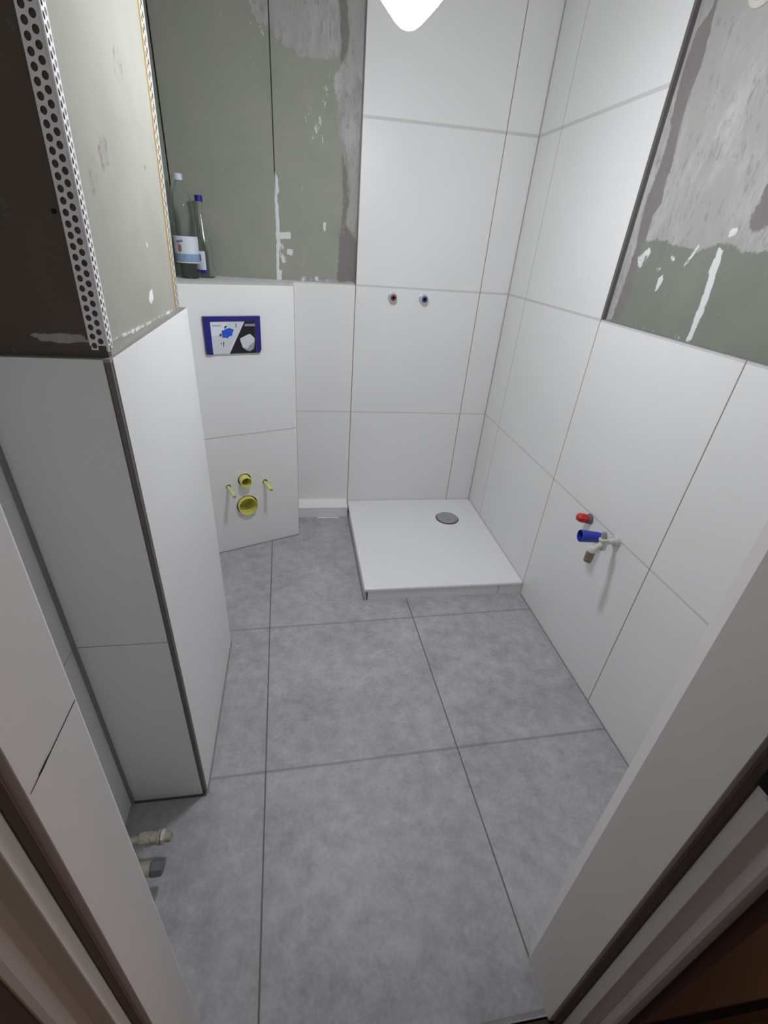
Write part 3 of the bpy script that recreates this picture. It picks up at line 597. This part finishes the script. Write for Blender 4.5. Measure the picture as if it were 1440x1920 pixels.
# ---------------------------------------------------------------- washbasin outlets on the right wall
b0 = Vector((0.0, -1.083, 0.583))
t = thing('red_plug', 'red pressure plug on the right wall, above the blue one', 'plug', tuple(b0))
bm = B(); lathe(bm, b0, (-1, 0, 0), [(0.0, 0.019), (0.004, 0.019), (0.006, 0.0165), (0.014, 0.0165), (0.014, 0.012)], 28); part('collar', bm, 'cap_grey', t, smooth=True)
bm = B(); d = Vector((-1, 0.15, 0.10)).normalized(); lathe(bm, b0+d*0.010, d, [(0.0, 0.014), (0.002, 0.0165), (0.016, 0.0182), (0.030, 0.0172), (0.038, 0.0120), (0.041, 0.004)], 6, 0.3); part('cap', bm, 'plug_red', t, smooth=True, angle=20)
b0 = Vector((0.0, -1.168, 0.560))
t = thing('blue_plug', 'hollow blue pressure plug on the right wall, between red plug and white fitting', 'plug', tuple(b0))
bm = B(); d = Vector((-1, 0.12, 0.05)).normalized()
lathe(bm, b0, d, [(0.0, 0.015), (0.008, 0.0165), (0.014, 0.0185), (0.076, 0.0215), (0.077, 0.0205), (0.077, 0.0192), (0.030, 0.0165), (0.028, 0.0)], 32); part('sleeve', bm, 'plug_blue', t, smooth=True)
t = thing('drain_fitting', 'off-white angled pipe fitting with a brown threaded end on the right wall', 'pipe fitting', (0.0, -1.239, 0.595))
FW = Vector((0.0, -1.240, 0.594)); FA = HP[0]; FT = HP[1]; FB = HP[2]; FE = HP[3]; FL = HP[4]
FA, FT, FB, FE, FL = map(Vector, (FA, FT, FB, FE, FL))
bm = B(); lathe(bm, FW, (-1, 0, 0), [(0.0, 0.0185), (0.010, 0.0185), (0.013, 0.016), (0.013, 0.010), (0.006, 0.010)], 28); part('flange', bm, 'white_plastic', t, smooth=True)
bm = B(); tube(bm, [FW+Vector((-0.006, 0, 0)), FW.lerp(FA, 0.22), FW.lerp(FA, 0.5), FA], [0.0135, 0.0125, 0.0085, 0.0085]); part('arm', bm, 'white_plastic', t, smooth=True)
bm = B(); dd = (FT-FL).normalized(); ln = (FT-FL).length
lathe(bm, FL, dd, [(0.0, 0.0110), (ln*0.45, 0.0122), (ln*0.52, 0.0142), (ln*0.62, 0.0142), (ln*0.66, 0.010)], 28); part('body', bm, 'white_plastic', t, smooth=True)
bm = B(); lathe(bm, FL, dd, [(ln*0.60, 0.0100), (ln*0.82, 0.0088), (ln*1.0, 0.0055), (ln*1.04, 0.002)], 20); part('top_cap', bm, 'grey_plastic', t, smooth=True)
bm = B(); st = FL.lerp(FT, 0.35); tube(bm, [st, st.lerp(FB, 0.5), FB], [0.0095, 0.0085, 0.0095]); part('branch', bm, 'white_plastic', t, smooth=True)
bm = B(); d2 = (FE-FB).normalized(); l2 = (FE-FB).length
lathe(bm, FB, d2, [(-0.008, 0.0105), (0.0, 0.0145), (0.006, 0.0148), (0.008, 0.0135)], 28); part('collar', bm, 'white_plastic', t, smooth=True)
bm = B(); pf = [(0.004, 0.0128)]
for k in range(6): pf += [(0.007+k*l2*0.15, 0.0138), (0.009+k*l2*0.15, 0.0128)]
pf += [(l2+0.006, 0.0125), (l2+0.006, 0.0085), (l2-0.004, 0.008), (l2-0.004, 0.0)]
lathe(bm, FB, d2, pf, 28); part('threaded_end', bm, 'brown_fitting', t, smooth=True)

# ---------------------------------------------------------------- radiator connections low on the left wall
t = thing('pipe_connector', 'nickel pipe connector at floor level by the pillar, the farther of the two', 'pipe connector', (-1.49, -1.722, 0.075), 'floor-level connectors by the left jamb')
b0 = Vector((-1.4995, -1.722, 0.075)); ax = Vector((1, 0, 0))
bm = B(); lathe(bm, b0, ax, [(0.0, 0.010), (0.075, 0.010), (0.075, 0.016), (0.095, 0.0165), (0.097, 0.0125), (0.102, 0.0125)], 24); part('tail', bm, 'brass', t, smooth=True)
bm = B(); lathe(bm, b0, ax, [(0.070, 0.0175), (0.086, 0.0175)], 6); part('nut', bm, 'brass', t, bevel=0.001)
bm = B(); lathe(bm, b0, ax, [(0.087, 0.0145), (0.112, 0.0150), (0.114, 0.0175), (0.119, 0.0175), (0.120, 0.014)], 24); part('body', bm, 'brass', t, smooth=True)
bm = B(); lathe(bm, b0, ax, [(0.121, 0.0175), (0.128, 0.0175), (0.131, 0.0120)], 6, 0.3); part('nut', bm, 'white_plastic', t, bevel=0.001)
bm = B(); lathe(bm, b0, ax, [(0.129, 0.0125), (0.144, 0.0125), (0.145, 0.0115), (0.145, 0.007), (0.138, 0.007), (0.138, 0.0)], 24); part('end', bm, 'brass', t, smooth=True)
t = thing('pipe_connector', 'pipe connector with a grey hexagonal cap, the nearer at floor level', 'pipe connector', (-1.49, -1.787, 0.072), 'floor-level connectors by the left jamb')
b0 = Vector((-1.4995, -1.787, 0.072))
bm = B(); lathe(bm, b0, ax, [(0.0, 0.010), (0.080, 0.010), (0.082, 0.0165), (0.112, 0.0170), (0.113, 0.014)], 24); part('body', bm, 'brass', t, smooth=True)
bm = B(); lathe(bm, b0, ax, [(0.112, 0.0165), (0.114, 0.0190), (0.136, 0.0190), (0.139, 0.0165), (0.139, 0.0)], 6, 0.2); part('cap', bm, 'cap_grey', t, bevel=0.0012)

# ---------------------------------------------------------------- bottles on the cistern ledge
def shell(prof, wall=0.0012):
    """outer then inner profile of a thin-walled vessel"""
    inner = [(max(z, 0.006), max(r-wall, 0.0)) for z, r in reversed(prof) if r > 0.004]
    return prof + inner + [(0.006, 0.0)]
def decal(bm, o, prof_r, z0, z1, a0, a1, n=24, dr=0.0006):
    """label wrapped round the bottle"""
    rows = []
    for z in (z0, z1):
        rows.append([bm.verts.new((o.x+(prof_r+dr)*math.cos(a0+(a1-a0)*k/n), o.y+(prof_r+dr)*math.sin(a0+(a1-a0)*k/n), o.z+z)) for k in range(n+1)])
    for k in range(n): bm.faces.new((rows[0][k], rows[0][k+1], rows[1][k+1], rows[1][k]))
ZL = TOP-0.002
ob = Vector((-1.4505, -0.13, ZL+0.0005))
t = thing('water_bottle', 'large clear plastic bottle with white cap and pale blue label, by the pillar', 'bottle', tuple(ob), 'bottles on the cistern box')
pb = [(0.0, 0.0), (0.004, 0.018), (0.0, 0.030), (0.004, 0.040), (0.018, 0.0445), (0.045, 0.0450), (0.052, 0.0435), (0.060, 0.0448), (0.140, 0.0448), (0.146, 0.0430), (0.155, 0.0450), (0.185, 0.0448), (0.205, 0.0400), (0.225, 0.0415), (0.255, 0.0400), (0.285, 0.0310), (0.305, 0.0200), (0.318, 0.0138), (0.322, 0.0160), (0.325, 0.0132), (0.332, 0.0130)]
bm = B(); lathe(bm, ob, UZ, shell(pb), 48, close=False)
part('body', bm, 'pet', t, smooth=True, angle=60)
bm = B(); lathe(bm, ob, UZ, [(0.328, 0.0155), (0.347, 0.0155), (0.349, 0.0140), (0.349, 0.0)], 28); part('cap', bm, 'cap_white', t, smooth=True)
bm = B(); decal(bm, ob, 0.0453, 0.056, 0.148, -math.pi*0.98, math.pi*0.98, 64); lb = part('bottle_label', bm, 'bottle_label', t, smooth=True)
bm = B(); decal(bm, ob, 0.0456, 0.060, 0.088, -2.9, 0.3, 48); part('blue_band', bm, 'label_blue', lb, smooth=True)
bm = B()
for k in range(9): decal(bm, ob, 0.0456, 0.124+0.0005*k, 0.132+0.0005*k, -2.25+0.07*k, -2.20+0.07*k, 2)
part('printed_word', bm, 'label_ink', lb)
bm = B(); decal(bm, ob, 0.0456, 0.096, 0.118, -2.15, -1.80, 8); decal(bm, ob, 0.0457, 0.092, 0.122, -2.05, -1.92, 6); part('red_print', bm, 'label_red', lb)
oc = Vector((-1.3962, -0.058, ZL+0.0005))
t = thing('water_bottle', 'smaller clear bottle with a blue cap, standing right of the large bottle', 'bottle', tuple(oc), 'bottles on the cistern box')
pb = [(0.0, 0.0), (0.003, 0.020), (0.0, 0.030), (0.004, 0.0355), (0.012, 0.0368), (0.110, 0.0368), (0.125, 0.0350), (0.150, 0.0290), (0.185, 0.0225), (0.220, 0.0165), (0.250, 0.0130), (0.266, 0.0125), (0.269, 0.0145), (0.272, 0.0125), (0.278, 0.0122)]
bm = B(); lathe(bm, oc, UZ, shell(pb, 0.0022), 48, close=False); part('body', bm, 'glass', t, smooth=True, angle=60)
bm = B(); lathe(bm, oc, UZ, [(0.270, 0.0150), (0.288, 0.0150), (0.290, 0.0135), (0.290, 0.0)], 28); part('cap', bm, 'cap_blue', t, smooth=True)
bm = B(); decal(bm, oc, 0.0368, 0.018, 0.098, -2.7, -1.35, 24); lb = part('bottle_label', bm, 'bottle_label', t, smooth=True)
bm = B(); decal(bm, oc, 0.0371, 0.018, 0.030, -2.7, -1.35, 24); part('blue_band', bm, 'cap_blue', lb, smooth=True)
bm = B(); decal(bm, oc, 0.0371, 0.062, 0.086, -1.95, -1.80, 4); part('print', bm, 'label_ink', lb)

# ---------------------------------------------------------------- plaster corner beads on the pillar
def perforated(bm, o, uvec, width, rows, z0, z1, hr, edge=0.0018, skip=None):
    """strip with staggered round holes: each cell is a square ring around one hole"""
    cw = (width-2*edge)/rows; ch = cw*1.30; nz = int((z1-z0)/ch); n = 12
    V = {}
    def vert(u, z):
        k = (round(u, 6), round(z, 6))
        if k not in V: V[k] = bm.verts.new(o+uvec*u+UZ*z+Vector((SH, 0, 0))*(z-1.2))
        return V[k]
    for r in range(rows):
        off = ch*0.5 if r % 2 else 0
        for k in range(nz+1):
            zc = z0+ch*(k+0.5)-off; uc = edge+cw*(r+0.5); a, b = cw*0.5, ch*0.5
            bound = [(a, 0), (a, b), (0, b), (-a, b), (-a, 0), (-a, -b), (0, -b), (a, -b)]
            ang = [0, math.atan2(b, a), math.pi/2, math.pi-math.atan2(b, a), math.pi, math.pi+math.atan2(b, a), 1.5*math.pi, 2*math.pi-math.atan2(b, a)]
            ov = [vert(uc+p[0], zc+p[1]) for p in bound]; iv = [vert(uc+hr*math.cos(t_), zc+hr*1.12*math.sin(t_)) for t_ in ang]
            mid = [(ang[i]+(ang[(i+1) % 8] if i < 7 else 2*math.pi))/2 for i in range(8)]
            mv = [vert(uc+hr*math.cos(t_), zc+hr*1.12*math.sin(t_)) for t_ in mid]
            if skip and skip(r, k): bm.faces.new(ov); continue
            for i in range(8): bm.faces.new((ov[i], ov[(i+1) % 8], iv[(i+1) % 8], mv[i], iv[i]))
    zt = z0+ch*nz
    for (ua, ub) in ((0, edge), (width-edge, width)):
        bm.faces.new((vert(ua, z0), vert(ub, z0), vert(ub, zt), vert(ua, zt)))
BZ0 = 1.222
def thicken(bm, nv, t=0.0006):
    ex = bmesh.ops.extrude_face_region(bm, geom=bm.faces[:])
    for g in ex['geom']:
        if isinstance(g, bmesh.types.BMVert): g.co += nv*t
def bead(name, lab, corner, ua, ub, wa, wb, grp, fb=False):
    t = thing(name, lab, 'corner bead', (corner[0], corner[1], BZ0), grp)
    c0 = Vector((corner[0], corner[1], 0))
    for nm, uv, w, nrm in (('front_leg', Vector(ua), wa, Vector((0, -1, 0))), ('side_leg', Vector(ub), wb, Vector((1, 0, 0)))):
        NV = nrm; bm = B(); perforated(bm, c0+nrm*0.0015, uv, w, 2, BZ0, H-0.01, w*0.165)
        thicken(bm, NV)
        part(nm, bm, 'zinc', t)
    bm = B(); p0 = c0+UZ*(BZ0-0.008)+Vector((SH*(BZ0-1.2), 0, 0)); p1 = c0+UZ*(H-0.005)+Vector((SH*(H-1.2), 0, 0))
    e = Vector((0.0012, -0.0012 if not fb else 0.0012, 0)); tube(bm, [p0+e, p1+e], 0.0022, 10); part('nose', bm, 'zinc', t, smooth=True)
    return t
bead('corner_bead', 'perforated white metal bead on the near edge of the pillar', (fx, fy), (-1, 0, 0), (rx-fx, ry-fy, 0) if False else Vector((rx-fx, ry-fy, 0)).normalized(), 0.0235, 0.0205, 'corner beads on the pillar')
t = thing('corner_bead', 'perforated bead with an orange edge on the far corner of the pillar', 'corner bead', (rx, ry, BZ0), 'corner beads on the pillar')
sd = Vector((fx-rx, fy-ry, 0)).normalized(); c0 = Vector((rx, ry, 0))
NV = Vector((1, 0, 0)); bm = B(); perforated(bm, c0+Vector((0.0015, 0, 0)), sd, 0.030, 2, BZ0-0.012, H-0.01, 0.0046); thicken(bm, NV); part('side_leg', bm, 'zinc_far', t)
bm = B()
a_ = c0+sd*0.0295; b_ = c0+sd*0.0345
prism(bm, [(a_.x-0.001, a_.y), (a_.x+0.0028, a_.y), (b_.x+0.0028, b_.y), (b_.x-0.001, b_.y)], BZ0-0.014, H-0.01, (SH, 0), 1.2); part('orange_edge', bm, 'orange', t)
bm = B(); tube(bm, [c0+Vector((0.0014+SH*0.01, 0.001, BZ0-0.014)), c0+Vector((0.0014+SH*(H-1.2), 0.001, H-0.01))], 0.002, 10); part('nose', bm, 'zinc_far', t, smooth=True)

# ---------------------------------------------------------------- junction box ring high on the right wall
t = thing('socket_ring', 'white ring of an empty socket box high on the filled right wall', 'socket box', (0.011, -1.030, 1.930))
bm = B(); lathe(bm, (0.0112, -1.030, 1.930), (-1, 0, 0), [(0.0, 0.050), (0.006, 0.049), (0.008, 0.046), (0.008, 0.037), (0.0005, 0.036)], 40, close=False); part('ring', bm, 'white_plastic', t, smooth=True)
bm = B(); lathe(bm, (0.0112, -1.030, 1.930), (-1, 0, 0), [(0.0002, 0.036), (0.001, 0.036), (0.001, 0.0)], 32); part('inside', bm, 'cap_grey', t)

# ---------------------------------------------------------------- hanging lamp
lx, ly, lz = LAMP_POS
t = thing('pendant_lamp', 'glowing white lamp hanging at the top of the picture', 'lamp', (lx, ly, lz))
bm = B(); lathe(bm, (lx, ly, lz), UZ, [(0.0, 0.0), (0.001, 0.008), (0.004, 0.016), (0.011, 0.026), (0.024, 0.040), (0.040, 0.056), (0.058, 0.072), (0.078, 0.083), (0.094, 0.087), (0.103, 0.087), (0.1035, 0.0)], 48); part('diffuser', bm, 'lamp', t, smooth=True)
bm = B(); lathe(bm, (lx, ly, lz), UZ, [(0.1035, 0.0875), (0.112, 0.087), (0.135, 0.064), (0.155, 0.034), (0.166, 0.026), (0.167, 0.0)], 48); part('housing', bm, 'white_plastic', t, smooth=True)  # unseen opaque top, added to keep lamp light off upper walls and ceiling
bm = B(); lathe(bm, (lx, ly, lz), UZ, [(0.166, 0.022), (0.215, 0.020), (0.222, 0.008), (0.222, 0.0)], 24); part('socket', bm, 'white_plastic', t, smooth=True)
bm = B(); tube(bm, [(lx, ly, lz+0.22), (lx, ly, H-0.03)], 0.003, 10); part('cable', bm, 'cable', t, smooth=True)
bm = B(); lathe(bm, (lx, ly, H-0.0005), (0, 0, -1), [(0.0, 0.045), (0.012, 0.045), (0.032, 0.012), (0.033, 0.0)], 28); part('ceiling_rose', bm, 'white_plastic', t, smooth=True)
